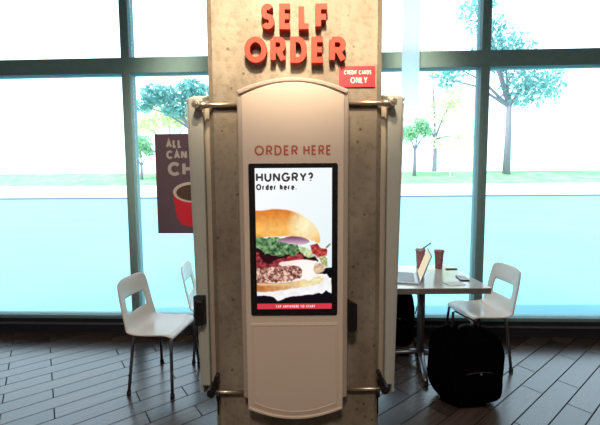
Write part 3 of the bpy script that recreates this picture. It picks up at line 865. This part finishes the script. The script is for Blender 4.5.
def tree(loc, trunk_h, trunk_r, clumps, n, size, lm, label, cat='tree', branches=True):
    t = thing('street_tree' if cat == 'tree' else 'bush', label, cat, loc, 0, 'trees and bushes beyond the road' )
    clumps = [(c[0], c[1], c[2]-loc[2], c[3], c[4], c[5]) for c in clumps]   # clump heights are given above the road
    tk = MB()
    tk.tube([(0, 0, -0.2), (0.02*trunk_h*0.3, 0, trunk_h*0.5), (0, 0, trunk_h)], [trunk_r*1.3, trunk_r, trunk_r*0.7], 10)
    for (cx, cy, cz, rx, ry, rz) in clumps:
        tk.tube([(0, 0, trunk_h*0.85), (cx*0.5, cy*0.5, (trunk_h+cz)/2), (cx, cy, cz)], [trunk_r*0.6, trunk_r*0.35, trunk_r*0.15], 6)
    tk.build('trunk', M['bark'], t)
    v = []; fs = []
    vol = [c[3]*c[4]*c[5] for c in clumps]; tot = sum(vol)
    g = np.random.default_rng(len(label)*31+n)
    for c, w_ in zip(clumps, vol):
        for _ in range(max(20, int(n*w_/tot))):
            p = g.normal(size=3); p /= np.linalg.norm(p); p *= g.random()**0.45
            q = np.array(c[:3])+p*np.array(c[3:])
            a = g.normal(size=3); a /= np.linalg.norm(a)
            b = np.cross(a, g.normal(size=3)); b /= np.linalg.norm(b)
            s = size*(0.6+0.8*g.random())
            o = len(v)
            v += [tuple(q-a*s), tuple(q+b*s*0.5), tuple(q+a*s), tuple(q-b*s*0.5)]
            fs.append((o, o+1, o+2, o+3))
    MB().add(v, fs).build('crown', lm, t)
    return t
# small tree on the bank, seen through the right window
tree((20.2, 61, 3.2), 5.2, 0.28, [(-1.2, 0, 10.5, 2.0, 1.5, 1.5), (0.9, 0, 12.0, 1.4, 1.2, 1.5), (2.2, 0.3, 10.8, 1.3, 1, 1.0)], 700, 0.33, M['leaf_green'], 'small green street tree on the grass bank right of the column')
# tall tree whose boughs hang in at the upper right
tree((37.0, 62, 3.4), 14.0, 0.5, [(-11.5, 0, 20.2, 2.9, 2.0, 1.9), (-9.3, 0, 22.0, 2.6, 2.2, 1.8), (-6.5, 0, 32.0, 3.6, 2.4, 2.4), (-4.0, 0, 29.0, 3.6, 2.4, 2.2), (-1.0, 0.5, 25.0, 5.6, 3.6, 4.0), (4.0, 0, 19.0, 5.6, 3.6, 4.4)], 2600, 0.42, M['leaf_teal'], 'tall teal leaved tree with boughs hanging in at upper right')
tree((28.0, 72, 4.3), 8.0, 0.4, [(-1.0, 0, 27.0, 5.0, 3.0, 5.0), (2.8, 0, 18.0, 4.2, 3.0, 4.4), (-3.0, 0, 15.0, 3.8, 2.4, 2.6), (5.5, 0, 11.0, 3.6, 2.4, 2.6), (0.5, 0, 10.0, 3.0, 2.4, 1.8)], 2400, 0.42, M['leaf_lime'], 'very pale lime tree right of the small green tree')
# trees at the left
tree((-19.5, 62, 3.4), 10.0, 0.4, [(-5.0, 0, 17.6, 3.4, 2.4, 2.0), (0.6, 0, 18.0, 3.4, 2.4, 2.4), (-2.2, 0, 15.0, 2.6, 2.2, 1.4), (2.6, 0, 14.4, 3.0, 2.2, 1.6), (-8.2, 0, 15.8, 2.0, 1.8, 1.2)], 2300, 0.42, M['leaf_teal'], 'tall teal leaved tree at left under the transom')
tree((-27.4, 60, 2.9), 2.6, 0.22, [(0, 0, 8.9, 2.2, 1.6, 1.6), (1.4, 0, 7.7, 1.2, 1.2, 0.9), (-1.0, 0, 7.2, 1.2, 1.2, 0.9)], 700, 0.32, M['leaf_green'], 'bright green small tree on the bank left of the poster')
tree((-26.0, 70, 4.3), 5.6, 0.3, [(0, 0, 15.5, 4.4, 3.0, 3.0), (-5, 0, 14.0, 3.4, 2.4, 2.4), (4.5, 0, 15.2, 3.6, 2.4, 2.6)], 1900, 0.40, M['leaf_lime'], 'pale lime tree behind the bright green tree at left')
wp = MB().tube([(0, 0, -0.3), (0, 0, 2.9)], 0.13, 12).tube([(0, 0, 2.85), (0, 0, 3.0)], 0.16, 12).build('marker_post', M['white_post'], loc=(26.5, 61, 3.2)); tag(wp, 'white marker post on the grass bank at right', 'post')

# ------------------------------------------------------------------ light
w = bpy.data.worlds.new('sky'); scene.world = w; w.use_nodes = True
bg = w.node_tree.nodes['Background']
bg.inputs['Color'].default_value = (0.66, 0.84, 1.0, 1); bg.inputs['Strength'].default_value = 3.2

def light(name, typ, loc, energy, color, target=None, **kw):
    l = bpy.data.lights.new(name, typ); l.energy = energy; l.color = color
    for k_, v_ in kw.items(): setattr(l, k_, v_)
    o = bpy.data.objects.new(name, l); C.objects.link(o); o.location = loc
    if target is not None:
        o.rotation_euler = (Vector(target)-Vector(loc)).to_track_quat('-Z', 'Y').to_euler()
    return o
light('sun', 'SUN', (0, 0, 20), 4.5, (1.0, 0.97, 0.90), target=(9, 2, 5), angle=R(0.6))
light('spot_over_sign', 'SPOT', (-0.03, 0.42, 3.8), 930, (1.0, 0.80, 0.55), target=(-0.03, 1.945, 3.02), spot_size=R(57), spot_blend=0.42, shadow_soft_size=0.17)
light('ceiling_lamp', 'AREA', (-0.1, -0.9, 3.85), 100, (1.0, 0.83, 0.70), target=(-0.1, -0.9, 0), shape='DISK', size=0.7)
light('ceiling_lamp', 'AREA', (-2.2, 0.3, 3.85), 16, (1.0, 0.83, 0.66), target=(-2.2, 0.3, 0), shape='DISK', size=0.7)
light('ceiling_lamp', 'AREA', (2.2, 0.3, 3.85), 16, (1.0, 0.83, 0.66), target=(2.2, 0.3, 0), shape='DISK', size=0.7)

vs = scene.view_settings
vs.view_transform = 'Standard'; vs.look = 'None'; vs.gamma = 1.0; vs.exposure = 0.0; vs.use_curve_mapping = False
